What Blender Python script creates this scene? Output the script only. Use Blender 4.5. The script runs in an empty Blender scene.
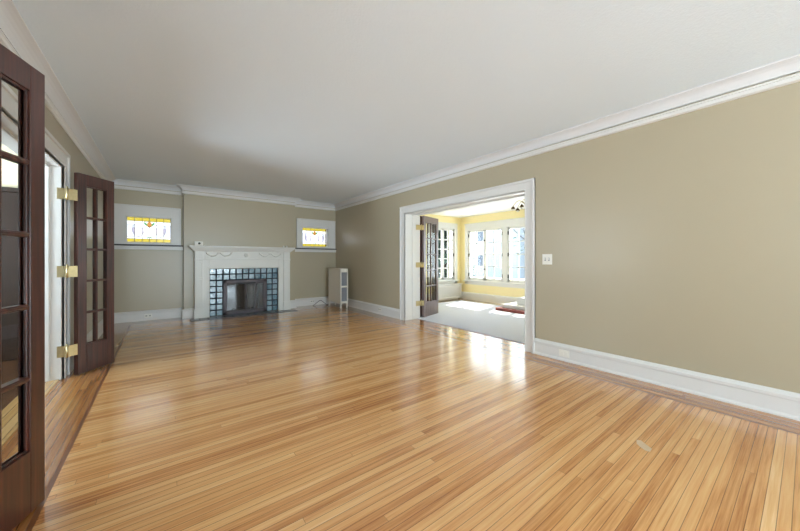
import bpy, bmesh, math, random
from mathutils import Vector, Matrix
from math import sin, cos, pi, radians as R
random.seed(7)
S = bpy.context.scene
COL = S.collection

# ------------------------------------------------------------------ camera, world, sun, fill lamps, exposure
EYE = 1.17
cam = bpy.data.cameras.new('camera'); co = bpy.data.objects.new('camera', cam); COL.objects.link(co)
co.location = (0, 0, EYE); co.rotation_euler = (R(90), 0, -0.65142)
cam.sensor_width = 36; cam.sensor_fit = 'HORIZONTAL'; cam.lens = 36 * 311.15 / 800
cam.shift_y = -6.18 / 800; cam.clip_start = 0.05; cam.clip_end = 300
S.camera = co
S.view_settings.view_transform = 'Standard'; S.view_settings.look = 'None'
S.view_settings.gamma = 1; S.view_settings.use_curve_mapping = False
S.view_settings.exposure = 0.1
S.cycles.use_denoising = True; S.cycles.max_bounces = 10; S.cycles.diffuse_bounces = 6
S.cycles.transparent_max_bounces = 24; S.cycles.sample_clamp_indirect = 8

W = bpy.data.worlds.new('overcast_sky'); S.world = W; W.use_nodes = True
nt = W.node_tree; bg = nt.nodes['Background']
tc = nt.nodes.new('ShaderNodeTexCoord'); sx = nt.nodes.new('ShaderNodeSeparateXYZ'); cr = nt.nodes.new('ShaderNodeValToRGB')
nt.links.new(tc.outputs['Generated'], sx.inputs[0]); nt.links.new(sx.outputs['Z'], cr.inputs[0]); nt.links.new(cr.outputs[0], bg.inputs[0])
cr.color_ramp.elements[0].position = 0.0; cr.color_ramp.elements[0].color = (.81, .93, 1, 1)
cr.color_ramp.elements[1].position = 0.9; cr.color_ramp.elements[1].color = (.73, .88, 1, 1)
bg.inputs[1].default_value = 6.0

sun = bpy.data.lights.new('sun', 'SUN'); so = bpy.data.objects.new('sun', sun); COL.objects.link(so)
sun.energy = 17; sun.angle = R(1.0); sun.color = (1, .96, .88)
so.rotation_euler = Vector((-.80, -.22, -1)).to_track_quat('-Z', 'Y').to_euler()

def area(name, loc, size, energy, direction, color=(1, 1, 1), portal=False, spread=180):
    l = bpy.data.lights.new(name, 'AREA'); o = bpy.data.objects.new(name, l); COL.objects.link(o)
    l.shape = 'RECTANGLE'; l.size, l.size_y = size; l.energy = energy; l.color = color; l.spread = R(spread)
    o.location = loc; o.rotation_euler = Vector(direction).to_track_quat('-Z', 'Z').to_euler()
    if portal: l.cycles.is_portal = True
    return o
# unseen fill lamps added to lift ceiling and floor, then sky portals at windows
FILL_PALE, FILL_COOL = (.78, .92, 1), (.72, .89, 1)
area('fill_rear', (1.45, -5.45, .8), (4.0, .5), 92, (0, 1, .24), FILL_COOL, spread=84)
area('fill_hall', (-3.3, 4.0, 1.45), (1.9, 1.5), 24, (1, .1, -.03), FILL_PALE, spread=150)
area('fill_hall_up', (-3.25, 4.0, .95), (1.9, .5), 100, (1, .6, .31), FILL_COOL, spread=100)
area('portal_left', (-1.0, -2.4, 1.4), (3.8, 1.7), 1, (1, 0, 0), portal=True)
area('portal_rear', (1.45, -5.41, 1.4), (4.0, 1.7), 1, (0, 1, 0), portal=True)
area('portal_dining', (7.25, 4.2, 1.25), (3.7, 1.6), 1, (-1, 0, 0), portal=True)
area('portal_dining_side', (6.4, 6.5, 1.3), (1.1, 1.6), 1, (0, -1, 0), portal=True)

# ------------------------------------------------------------------ materials
def lin(c):
    return tuple((x / 12.92 if x <= .04045 else ((x + .055) / 1.055) ** 2.4) for x in [v / 255 for v in c]) + (1,)
def newmat(name):
    m = bpy.data.materials.new(name); m.use_nodes = True
    return m, m.node_tree, m.node_tree.nodes['Principled BSDF']
def N(t, typ, **kw):
    n = t.nodes.new(typ)
    for k, v in kw.items(): setattr(n, k, v)
    return n
def mat(name, rgb, rough=.5, metal=0, var=.06, scale=6, bump=0, bscale=60, coat=0, spec=.5):
    m, t, b = newmat(name)
    c = lin(rgb)
    tc = N(t, 'ShaderNodeTexCoord'); no = N(t, 'ShaderNodeTexNoise'); no.inputs['Scale'].default_value = scale; no.inputs['Detail'].default_value = 3
    t.links.new(tc.outputs['Object'], no.inputs['Vector'])
    mx = N(t, 'ShaderNodeMix', data_type='RGBA')
    mx.inputs[6].default_value = tuple(min(1, x * (1 - var)) for x in c[:3]) + (1,)
    mx.inputs[7].default_value = tuple(min(1, x * (1 + var)) for x in c[:3]) + (1,)
    t.links.new(no.outputs[0], mx.inputs[0]); t.links.new(mx.outputs[2], b.inputs['Base Color'])
    b.inputs['Roughness'].default_value = rough; b.inputs['Metallic'].default_value = metal
    b.inputs['Coat Weight'].default_value = coat; b.inputs['Specular IOR Level'].default_value = spec
    if bump:
        n2 = N(t, 'ShaderNodeTexNoise'); n2.inputs['Scale'].default_value = bscale; n2.inputs['Detail'].default_value = 4
        t.links.new(tc.outputs['Object'], n2.inputs['Vector'])
        bp = N(t, 'ShaderNodeBump'); bp.inputs['Strength'].default_value = bump; bp.inputs['Distance'].default_value = .01
        t.links.new(n2.outputs[0], bp.inputs['Height']); t.links.new(bp.outputs[0], b.inputs['Normal'])
    return m
def math_(t, op, a, b=None, c=None):
    n = N(t, 'ShaderNodeMath', operation=op)
    for i, v in enumerate((a, b, c)):
        if v is None: continue
        if isinstance(v, (int, float)): n.inputs[i].default_value = v
        else: t.links.new(v, n.inputs[i])
    return n.outputs[0]
def plank_mat(name, along, colors, w=.042, length=2.6, rough=.22):
    """strip floor: strips `w` wide running along axis `along` (0=X, 1=Y)"""
    m, t, b = newmat(name)
    tc = N(t, 'ShaderNodeTexCoord'); s = N(t, 'ShaderNodeSeparateXYZ'); t.links.new(tc.outputs['Object'], s.inputs[0])
    u = s.outputs[along]; v = s.outputs[1 - along]
    row = math_(t, 'FLOOR', math_(t, 'DIVIDE', v, w)); rf = math_(t, 'FRACT', math_(t, 'DIVIDE', v, w))
    wn = N(t, 'ShaderNodeTexWhiteNoise', noise_dimensions='1D'); t.links.new(row, wn.inputs['W'])
    ul = math_(t, 'DIVIDE', math_(t, 'ADD', u, math_(t, 'MULTIPLY', wn.outputs['Value'], 7.3)), length)
    bi = math_(t, 'FLOOR', ul); bf = math_(t, 'FRACT', ul)
    cv = N(t, 'ShaderNodeCombineXYZ'); t.links.new(row, cv.inputs[0]); t.links.new(bi, cv.inputs[1])
    w2 = N(t, 'ShaderNodeTexWhiteNoise', noise_dimensions='3D'); t.links.new(cv.outputs[0], w2.inputs['Vector'])
    # grain: noise stretched along the strip, shifted per board
    gv = N(t, 'ShaderNodeCombineXYZ')
    t.links.new(math_(t, 'MULTIPLY', u, 2.2), gv.inputs[0]); t.links.new(math_(t, 'MULTIPLY', v, 70), gv.inputs[1])
    t.links.new(math_(t, 'MULTIPLY', w2.outputs['Value'], 37), gv.inputs[2])
    gn = N(t, 'ShaderNodeTexNoise'); gn.inputs['Scale'].default_value = 1.0; gn.inputs['Detail'].default_value = 5; gn.inputs['Roughness'].default_value = .65
    t.links.new(gv.outputs[0], gn.inputs['Vector'])
    ln = N(t, 'ShaderNodeTexNoise'); ln.inputs['Scale'].default_value = .7; ln.inputs['Detail'].default_value = 2
    t.links.new(tc.outputs['Object'], ln.inputs['Vector'])
    f = math_(t, 'ADD', math_(t, 'MULTIPLY', w2.outputs['Value'], .44), math_(t, 'MULTIPLY', gn.outputs[0], 1.05))
    f = math_(t, 'ADD', f, math_(t, 'MULTIPLY', math_(t, 'SUBTRACT', ln.outputs[0], .5), .35))
    f = math_(t, 'SUBTRACT', f, .22)
    rp = N(t, 'ShaderNodeValToRGB'); t.links.new(f, rp.inputs[0])
    e = rp.color_ramp.elements
    e[0].position = 0; e[0].color = lin(colors[0]); e[1].position = 1; e[1].color = lin(colors[-1])
    for i, c in enumerate(colors[1:-1]):
        x = e.new((i + 1) / (len(colors) - 1)); x.color = lin(c)
    # seams
    sw = .06
    seam = math_(t, 'MAXIMUM', math_(t, 'LESS_THAN', rf, sw), math_(t, 'MULTIPLY', math_(t, 'LESS_THAN', bf, .0012), .5))
    mx = N(t, 'ShaderNodeMix', data_type='RGBA'); t.links.new(math_(t, 'MULTIPLY', seam, .75), mx.inputs[0]); t.links.new(rp.outputs[0], mx.inputs[6])
    mx.inputs[7].default_value = lin((70, 38, 18)); t.links.new(mx.outputs[2], b.inputs['Base Color'])
    # each strip is slightly cupped and worn differently
    cup = math_(t, 'MULTIPLY', math_(t, 'ABSOLUTE', math_(t, 'SUBTRACT', rf, .5)), -.9)
    hgt = math_(t, 'ADD', math_(t, 'ADD', cup, math_(t, 'MULTIPLY', seam, -.15)), math_(t, 'ADD', math_(t, 'MULTIPLY', gn.outputs[0], .2), math_(t, 'MULTIPLY', w2.outputs['Value'], .2)))
    bp = N(t, 'ShaderNodeBump'); bp.inputs['Strength'].default_value = .16; bp.inputs['Distance'].default_value = .004
    t.links.new(hgt, bp.inputs['Height']); t.links.new(bp.outputs[0], b.inputs['Normal'])
    t.links.new(math_(t, 'ADD', math_(t, 'MULTIPLY', gn.outputs[0], .16), rough - .08), b.inputs['Roughness'])
    b.inputs['Coat Weight'].default_value = .85; b.inputs['Coat Roughness'].default_value = .11; b.inputs['Specular IOR Level'].default_value = .35
    t.links.new(bp.outputs[0], b.inputs['Coat Normal'])
    return m
def wood_mat(name, c1, c2, rough=.3, axis=2, coat=.3):
    m, t, b = newmat(name)
    tc = N(t, 'ShaderNodeTexCoord'); mp = N(t, 'ShaderNodeMapping'); sc = [55, 55, 55]; sc[axis] = 2.5
    mp.inputs['Scale'].default_value = sc; t.links.new(tc.outputs['Object'], mp.inputs[0])
    no = N(t, 'ShaderNodeTexNoise'); no.inputs['Scale'].default_value = 1; no.inputs['Detail'].default_value = 5; t.links.new(mp.outputs[0], no.inputs['Vector'])
    rp = N(t, 'ShaderNodeValToRGB'); t.links.new(no.outputs[0], rp.inputs[0])
    rp.color_ramp.elements[0].position = .3; rp.color_ramp.elements[0].color = lin(c1)
    rp.color_ramp.elements[1].position = .72; rp.color_ramp.elements[1].color = lin(c2)
    t.links.new(rp.outputs[0], b.inputs['Base Color']); b.inputs['Roughness'].default_value = rough
    b.inputs['Coat Weight'].default_value = coat; b.inputs['Coat Roughness'].default_value = .28
    return m
def glass_mat(name, tint=(.96, .98, .97), refl=1.0, rough=.02):
    m, t, b = newmat(name); t.nodes.remove(b); out = t.nodes['Material Output']
    tr = N(t, 'ShaderNodeBsdfTransparent'); tr.inputs[0].default_value = tint + (1,)
    gl = N(t, 'ShaderNodeBsdfGlossy'); gl.inputs['Roughness'].default_value = rough
    fr = N(t, 'ShaderNodeFresnel'); fr.inputs[0].default_value = 1.5
    no = N(t, 'ShaderNodeTexNoise'); no.inputs['Scale'].default_value = 7
    tc = N(t, 'ShaderNodeTexCoord'); t.links.new(tc.outputs['Object'], no.inputs['Vector'])
    bp = N(t, 'ShaderNodeBump'); bp.inputs['Strength'].default_value = .015; bp.inputs['Distance'].default_value = .01
    t.links.new(no.outputs[0], bp.inputs['Height']); t.links.new(bp.outputs[0], gl.inputs['Normal'])
    mx = N(t, 'ShaderNodeMixShader'); t.links.new(math_(t, 'MULTIPLY', fr.outputs[0], refl), mx.inputs[0])
    t.links.new(tr.outputs[0], mx.inputs[1]); t.links.new(gl.outputs[0], mx.inputs[2]); t.links.new(mx.outputs[0], out.inputs[0])
    return m
def stained(name, tint):
    """coloured cathedral glass: lets the daylight behind it through, mottled"""
    m, t, b = newmat(name); t.nodes.remove(b); out = t.nodes['Material Output']
    tc = N(t, 'ShaderNodeTexCoord'); no = N(t, 'ShaderNodeTexNoise'); no.inputs['Scale'].default_value = 28; no.inputs['Detail'].default_value = 3
    t.links.new(tc.outputs['Object'], no.inputs['Vector'])
    mx = N(t, 'ShaderNodeMix', data_type='RGBA'); t.links.new(no.outputs[0], mx.inputs[0])
    mx.inputs[6].default_value = tuple(x * .78 for x in tint) + (1,); mx.inputs[7].default_value = tuple(min(1, x * 1.2) for x in tint) + (1,)
    tr = N(t, 'ShaderNodeBsdfTransparent'); t.links.new(mx.outputs[2], tr.inputs[0])
    gl = N(t, 'ShaderNodeBsdfGlossy'); gl.inputs['Roughness'].default_value = .15
    fr = N(t, 'ShaderNodeFresnel'); ms = N(t, 'ShaderNodeMixShader')
    t.links.new(fr.outputs[0], ms.inputs[0]); t.links.new(tr.outputs[0], ms.inputs[1]); t.links.new(gl.outputs[0], ms.inputs[2])
    t.links.new(ms.outputs[0], out.inputs[0])
    return m
def cell_tile_mat(name, pal, size, axes, rough=.18, seed=0.0):
    """glazed tiles, one tone per tile cell"""
    m, t, b = newmat(name)
    tc = N(t, 'ShaderNodeTexCoord'); s = N(t, 'ShaderNodeSeparateXYZ'); t.links.new(tc.outputs['Object'], s.inputs[0])
    cv = N(t, 'ShaderNodeCombineXYZ')
    for i, a in enumerate(axes):
        t.links.new(math_(t, 'FLOOR', math_(t, 'DIVIDE', math_(t, 'ADD', s.outputs[a], seed), size[i])), cv.inputs[i])
    wn = N(t, 'ShaderNodeTexWhiteNoise', noise_dimensions='3D'); t.links.new(cv.outputs[0], wn.inputs['Vector'])
    no = N(t, 'ShaderNodeTexNoise'); no.inputs['Scale'].default_value = 22; no.inputs['Detail'].default_value = 4; t.links.new(tc.outputs['Object'], no.inputs['Vector'])
    f = math_(t, 'ADD', math_(t, 'MULTIPLY', wn.outputs['Value'], .7), math_(t, 'MULTIPLY', math_(t, 'SUBTRACT', no.outputs[0], .3), .7))
    rp = N(t, 'ShaderNodeValToRGB'); t.links.new(f, rp.inputs[0]); e = rp.color_ramp.elements
    e[0].color = lin(pal[0]); e[1].color = lin(pal[-1])
    for i, c in enumerate(pal[1:-1]):
        x = e.new((i + 1) / (len(pal) - 1)); x.color = lin(c)
    t.links.new(rp.outputs[0], b.inputs['Base Color']); b.inputs['Roughness'].default_value = rough
    b.inputs['Coat Weight'].default_value = .4; b.inputs['Coat Roughness'].default_value = .08
    bp = N(t, 'ShaderNodeBump'); bp.inputs['Strength'].default_value = .25; bp.inputs['Distance'].default_value = .004
    t.links.new(no.outputs[0], bp.inputs['Height']); t.links.new(bp.outputs[0], b.inputs['Normal'])
    return m

M = {}
M['wall'] = mat('olive_taupe_wall_paint', (179, 169, 145), .32, var=.03, scale=1.5, bump=.05, bscale=90)
M['ceiling'] = mat('stippled_ceiling_paint', (232, 244, 255), .8, var=.012, scale=2, bump=.25, bscale=75)
M['covepaint'] = mat('plaster_cove_paint', (222, 224, 226), .7, var=.01)
M['white'] = mat('white_trim_paint', (224, 223, 220), .32, var=.02)
M['cream'] = mat('ivory_mantel_paint', (228, 228, 223), .35, var=.03)
M['yellow'] = mat('yellow_wall_paint', (253, 238, 184), .5, var=.03, scale=1.5)
M['hallpaint'] = mat('beige_hall_paint', (196, 184, 158), .6, var=.03)
M['dwhite'] = mat('dining_ceiling_paint', (240, 240, 238), .8, var=.02)
OAK = [(124, 66, 34), (190, 126, 70), (224, 166, 104), (236, 186, 126), (250, 212, 160)]
M['oak'] = plank_mat('oak_strip_floor', 0, OAK)
OAKB = [(120, 68, 34), (164, 106, 56), (196, 138, 78), (218, 166, 104)]
M['oak_border'] = plank_mat('oak_border_strips', 1, OAKB, w=.046, length=2.6)
M['oak_back'] = plank_mat('oak_back_border_strips', 0, OAKB, w=.046, length=2.6)
M['inlay'] = wood_mat('dark_feature_strip', (104, 62, 34), (140, 88, 50), .3, axis=1)
M['pine'] = plank_mat('pale_oak_hall_floor', 1, [(170, 126, 74), (206, 164, 104), (226, 188, 130)], w=.055)
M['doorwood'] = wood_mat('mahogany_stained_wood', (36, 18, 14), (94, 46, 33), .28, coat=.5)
M['glare_wood'] = wood_mat('mahogany_with_painted_glare', (98, 80, 78), (134, 116, 114), .3, coat=.4)  # dark door wood lightened to grey: window glare put into the colour
M['glass'] = glass_mat('clear_pane_glass')
M['winglass'] = glass_mat('window_pane_glass', refl=.3)
M['darkwood'] = wood_mat('dark_hall_wainscot', (24, 15, 12), (46, 28, 22), .3)
M['hallfloor'] = plank_mat('dark_hall_strip_floor', 1, [(52, 30, 18), (78, 48, 28), (104, 66, 40)], w=.055)
M['brass'] = mat('aged_brass', (206, 190, 148), .32, 1, var=.15, scale=40)
M['bronze'] = mat('dark_bronze', (96, 78, 52), .4, .8, var=.15)
M['iron'] = mat('blackened_iron', (30, 28, 30), .45, .6, var=.2)
M['gun'] = mat('gunmetal_screen_frame', (78, 68, 73), .45, .1, var=.12, scale=20)
M['smoke'] = glass_mat('smoked_fire_glass', (.42, .42, .45), 1.4, .05)
M['soot'] = mat('sooty_firebrick', (64, 56, 52), .9, var=.35, scale=14, bump=.4, bscale=30)
M['grout'] = mat('dark_grout', (38, 46, 58), .8, var=.15)
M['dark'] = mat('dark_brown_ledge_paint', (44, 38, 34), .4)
M['slate'] = cell_tile_mat('slate_hearth_tile', [(52, 55, 60), (84, 88, 94), (120, 124, 128)], (.0935, .15), (0, 1), .3)
TS = .1225
M['tile'] = cell_tile_mat('blue_grey_glazed_tile', [(50, 78, 98), (88, 122, 138), (116, 146, 160), (148, 172, 186), (100, 124, 152)], (TS, TS), (0, 2), .18, seed=0.0)
M['radiator'] = mat('ivory_enamel', (238, 234, 222), .4, var=.03)
M['mesh'] = mat('grey_wire_mesh', (150, 153, 158), .5, .3, var=.1, scale=30)
M['plate'] = mat('white_plastic_plate', (238, 236, 228), .3, var=.01)
M['slot'] = mat('dark_socket_slots', (50, 50, 52), .5)
M['rug'] = mat('pale_grey_carpet', (214, 215, 224), .95, var=.06, scale=60, bump=.5, bscale=220)
M['brick'] = mat('red_brown_base', (120, 52, 44), .6, var=.15, scale=14)
M['cord'] = mat('black_rubber_cord', (26, 24, 24), .5)
M['lead'] = mat('lead_came', (132, 122, 122), .5, .3)
M['st_white'] = stained('opal_white_glass', (.42, .41, .405))
M['st_lav'] = stained('pale_lavender_glass', (.24, .23, .26))
M['st_yellow'] = stained('amber_yellow_glass', (.165, .118, .012))
M['ov_lav'] = stained('lavender_swag_glass', (.66, .58, .63))
M['ov_yellow'] = stained('gold_petal_glass', (.48, .34, .04))
M['ov_orange'] = stained('orange_glass', (.42, .17, .04))
M['ov_green'] = stained('green_glass', (.12, .32, .14))
M['leaf'] = mat('evergreen_needles', (40, 66, 54), .6, var=.5, scale=3)
M['leaf2'] = mat('hazy_green_leaves', (60, 80, 70), .6, var=.4, scale=3)
M['bark'] = mat('grey_bark', (58, 50, 46), .9, var=.25, scale=12)
M['ground'] = mat('pale_snowy_ground', (226, 228, 232), .9, var=.06, scale=.6)
M['siding'] = mat('white_siding', (124, 130, 136), .7, var=.04)
M['roof'] = mat('grey_shingle_roof', (84, 88, 96), .8, var=.12, scale=5)
M['shutter'] = mat('grey_house_window', (60, 68, 80), .2)
M['concrete'] = mat('outer_masonry', (190, 186, 180), .9)
M['mark'] = mat('worn_bare_patch', (208, 182, 148), .6, var=.2, scale=60)

# ------------------------------------------------------------------ helpers
def link(o, parent=None):
    COL.objects.link(o)
    if parent is not None: o.parent = parent
    return o
class MB:
    """collects shapes in one bmesh; build() links them as ONE mesh object"""
    def __init__(s): s.bm = bmesh.new(); s.mi = 0
    def _m(s, fs):
        for f in fs: f.material_index = s.mi
    def box(s, x0, x1, y0, y1, z0, z1):
        v = [s.bm.verts.new(p) for p in ((x0, y0, z0), (x1, y0, z0), (x1, y1, z0), (x0, y1, z0), (x0, y0, z1), (x1, y0, z1), (x1, y1, z1), (x0, y1, z1))]
        s._m([s.bm.faces.new([v[i] for i in q]) for q in ((0, 3, 2, 1), (4, 5, 6, 7), (0, 1, 5, 4), (1, 2, 6, 5), (2, 3, 7, 6), (3, 0, 4, 7))]); return s
    def poly(s, pts):
        s._m([s.bm.faces.new([s.bm.verts.new(p) for p in pts])]); return s
    def prism(s, pts, vec):
        n = len(pts); a = [s.bm.verts.new(p) for p in pts]; b = [s.bm.verts.new(Vector(p) + Vector(vec)) for p in pts]
        fs = [s.bm.faces.new(a[::-1]), s.bm.faces.new(b)] + [s.bm.faces.new([a[i], a[(i + 1) % n], b[(i + 1) % n], b[i]]) for i in range(n)]
        s._m(fs); return s
    def tube(s, pts, r, n=8, r1=None, closed=False):
        pts = [Vector(p) for p in pts]; rings = []
        for i, p in enumerate(pts):
            a = pts[max(0, i - 1)]; b = pts[min(len(pts) - 1, i + 1)]
            if closed: a = pts[i - 1]; b = pts[(i + 1) % len(pts)]
            q = (b - a).normalized().to_track_quat('Z', 'Y')
            rr = r if r1 is None else r + (r1 - r) * i / (len(pts) - 1)
            rings.append([s.bm.verts.new(p + q @ Vector((rr * cos(2 * pi * k / n), rr * sin(2 * pi * k / n), 0))) for k in range(n)])
        fs = []
        m = len(rings)
        for i in range(m if closed else m - 1):
            A, B = rings[i], rings[(i + 1) % m]
            for k in range(n): fs.append(s.bm.faces.new([A[k], A[(k + 1) % n], B[(k + 1) % n], B[k]]))
        if not closed: fs += [s.bm.faces.new(rings[0][::-1]), s.bm.faces.new(rings[-1])]
        for f in fs: f.smooth = True
        s._m(fs); return s
    def lathe(s, prof, c=(0, 0, 0), n=20):
        c = Vector(c); rings = []
        for r, z in prof: rings.append([s.bm.verts.new(c + Vector((max(r, .0004) * cos(2 * pi * k / n), max(r, .0004) * sin(2 * pi * k / n), z))) for k in range(n)])
        fs = []
        for A, B in zip(rings, rings[1:]):
            for k in range(n): fs.append(s.bm.faces.new([A[k], A[(k + 1) % n], B[(k + 1) % n], B[k]]))
        for f in fs: f.smooth = True
        fs += [s.bm.faces.new(rings[0][::-1]), s.bm.faces.new(rings[-1])]
        s._m(fs); return s
    def sweep(s, path, prof, closed=False):
        """path: wall-line points, room on the left; prof: (offset into the room, z)"""
        P = [Vector((p[0], p[1])) for p in path]; n = len(P); sec = []
        for i in range(n):
            def nrm(a, b):
                d = (b - a).normalized(); return Vector((-d.y, d.x))
            ns = []
            if closed or i > 0: ns.append(nrm(P[i - 1], P[i]))
            if closed or i < n - 1: ns.append(nrm(P[i], P[(i + 1) % n]))
            m = ns[0] if len(ns) == 1 else (ns[0] + ns[1]) / (1 + ns[0].dot(ns[1]))
            sec.append([s.bm.verts.new((P[i].x + m.x * o, P[i].y + m.y * o, z)) for o, z in prof])
        k = len(prof)
        for i in range(n if closed else n - 1):
            A, B = sec[i], sec[(i + 1) % n]
            s._m([s.bm.faces.new([A[j], B[j], B[(j + 1) % k], A[(j + 1) % k]]) for j in range(k)])
        if not closed: s._m([s.bm.faces.new(sec[0]), s.bm.faces.new(sec[-1][::-1])])
        return s
    def build(s, name, mats, parent=None, bevel=0, recalc=True, loc=None, rot=None):
        if recalc: bmesh.ops.recalc_face_normals(s.bm, faces=s.bm.faces)
        me = bpy.data.meshes.new(name); s.bm.to_mesh(me); s.bm.free()
        for m in (mats if isinstance(mats, (list, tuple)) else [mats]): me.materials.append(m)
        o = bpy.data.objects.new(name, me)
        if loc: o.location = loc
        if rot: o.rotation_euler = rot
        if bevel:
            b = o.modifiers.new('bevel', 'BEVEL'); b.width = bevel; b.segments = 2; b.limit_method = 'ANGLE'; b.angle_limit = R(40)
        return link(o, parent)
def struct(o): o['kind'] = 'structure'; return o
def tag(o, label, cat, group=None):
    o['label'] = label; o['category'] = cat
    if group: o['group'] = group
    return o
def empty(name, loc=(0, 0, 0), rz=0, parent=None):
    o = bpy.data.objects.new(name, None); o.location = loc; o.rotation_euler = (0, 0, rz); return link(o, parent)
def wall_grid(name, axis, p0, p1, lo, hi, z0, z1, holes, m, m2=None):
    """a solid wall with rectangular holes (a0,a1,z0,z1). axis 'X': plane X=const"""
    b = MB()
    A = sorted({lo, hi} | {h[0] for h in holes} | {h[1] for h in holes}); Z = sorted({z0, z1} | {h[2] for h in holes} | {h[3] for h in holes})
    for a0, a1 in zip(A, A[1:]):
        for c0, c1 in zip(Z, Z[1:]):
            if any(h[0] <= (a0 + a1) / 2 <= h[1] and h[2] <= (c0 + c1) / 2 <= h[3] for h in holes): continue
            if axis == 'X': b.box(p0, p1, a0, a1, c0, c1)
            else: b.box(a0, a1, p0, p1, c0, c1)
    bmesh.ops.remove_doubles(b.bm, verts=b.bm.verts, dist=1e-5)
    dead = [f for f in b.bm.faces if sum(1 for g in f.edges[0].link_faces if g != f and set(g.verts) == set(f.verts))]
    bmesh.ops.delete(b.bm, geom=dead, context='FACES_ONLY')
    o = b.build(name, [m, m2] if m2 else m)
    return struct(o)

# ------------------------------------------------------------------ dimensions
XL, XR, YA, YB, YR, HC = -.785, 3.69, 7.69, 7.486, -5.2, 2.62
BX0, BX1 = .33, 2.53                       # chimney breast
OR0, OR1, OZ = 2.19, 4.68, 2.05            # opening to the dining room
OL0, OL1, OLZ = 1.70, 4.42, 2.08           # opening in the left wall
WT = .36                                   # right wall thickness
DX0, DX1, DY0, DY1, DH = XR + WT, 7.08, 1.0, 6.30, 2.41

# ------------------------------------------------------------------ room shell
b = MB()
bx0, bx1, by1 = -.45, 3.37, 7.33
b.mi = 0; b.poly([(bx0, YR, 0), (bx1, YR, 0), (bx1, by1, 0), (bx0, by1, 0)])
fs = .022
b.mi = 1; b.poly([(XL - .2, YR, 0), (bx0 - fs, YR, 0), (bx0 - fs, by1 + fs, 0), (XL - .2, YA + .1, 0)])
b.poly([(bx1 + fs, YR, 0), (XR + WT, YR, 0), (XR + WT, YA + .1, 0), (XR, YA + .1, 0), (bx1 + fs, by1 + fs, 0)])
b.mi = 2; b.poly([(bx0 - fs, by1 + fs, 0), (bx1 + fs, by1 + fs, 0), (XR, YA + .1, 0), (XL - .2, YA + .1, 0)])
b.mi = 3
b.poly([(bx0 - fs, YR, 0), (bx0, YR, 0), (bx0, by1, 0), (bx0 - fs, by1 + fs, 0)])
b.poly([(bx1, YR, 0), (bx1 + fs, YR, 0), (bx1 + fs, by1 + fs, 0), (bx1, by1, 0)])
b.poly([(bx0, by1, 0), (bx1, by1, 0), (bx1 + fs, by1 + fs, 0), (bx0 - fs, by1 + fs, 0)])
for f in b.bm.faces:
    f.normal_update()
    if f.normal.z < 0: f.normal_flip()
struct(b.build('floor', [M['oak'], M['oak_border'], M['oak_back'], M['inlay']], recalc=False))
struct(MB().box(XL - .2, XR + .1, YR - .2, YA + .2, HC, HC + .15).build('ceiling', M['ceiling']))
wall_grid('wall_left', 'X', XL - .2, XL, YR - .2, YA + .2, 0, HC, [(OL0, OL1, 0, OLZ), (-4.3, -3.1, .55, 2.25), (-3.0, -1.8, .55, 2.25), (-1.7, -.5, .55, 2.25)], M['wall'])
wall_grid('wall_right', 'X', XR, XR + WT, YR - .2, YA + .2, 0, HC + .15, [(OR0, OR1, 0, OZ)], M['wall'])
# stained window holes
WZ0, WZ1 = 1.485, 1.985
W1 = (-.555, .145); W2 = (2.775, 3.475)
wall_grid('wall_back', 'Y', YA, YA + .2, XL, XR, 0, HC, [(W1[0], W1[1], WZ0, WZ1), (W2[0], W2[1], WZ0, WZ1)], M['wall'])
FX0, FX1, FZ = 1.02, 1.84, .74             # firebox
wall_grid('wall_chimney', 'Y', YB, YA, BX0, BX1, 0, HC, [(FX0, FX1, 0, FZ)], M['wall'])
wall_grid('wall_rear', 'Y', YR - .2, YR, XL, XR, 0, HC, [(-.45, .95, .55, 2.25), (1.05, 2.3, .55, 2.25), (2.4, 3.35, .55, 2.25)], M['wall'])
# firebox lining behind the breast
b = MB()
b.poly([(FX0, YB, 0.005), (FX1, YB, .005), (FX1 - .1, YA - .01, .005), (FX0 + .1, YA - .01, .005)])
b.poly([(FX0, YB, FZ), (FX1, YB, FZ), (FX1 - .1, YA - .01, FZ), (FX0 + .1, YA - .01, FZ)])
b.poly([(FX0, YB, 0), (FX0 + .1, YA - .01, 0), (FX0 + .1, YA - .01, FZ), (FX0, YB, FZ)])
b.poly([(FX1, YB, 0), (FX1 - .1, YA - .01, 0), (FX1 - .1, YA - .01, FZ), (FX1, YB, FZ)])
b.poly([(FX0 + .1, YA - .01, 0), (FX1 - .1, YA - .01, 0), (FX1 - .1, YA - .01, FZ), (FX0 + .1, YA - .01, FZ)])
struct(b.build('wall_firebox', M['soot']))

# cove crown and picture rail all round the living room
PER = [(XL, YR), (XR, YR), (XR, YA), (BX1, YA), (BX1, YB), (BX0, YB), (BX0, YA), (XL, YA)]
cove = [(0, 2.538), (.022, 2.538), (.023, 2.546), (.030, 2.556), (.042, 2.572), (.058, 2.588), (.078, 2.600), (.100, 2.608), (.112, 2.611), (.114, 2.6199), (0, 2.6199)]
struct(MB().sweep(PER, cove, True).build('trim_1', M['covepaint']))
rail = [(0, 2.465), (.012, 2.465), (.028, 2.474), (.028, 2.500), (.022, 2.508), (.028, 2.516), (.026, 2.522), (.004, 2.522), (0, 2.515)]
struct(MB().sweep(PER, rail, True).build('trim_2', M['white']))
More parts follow.
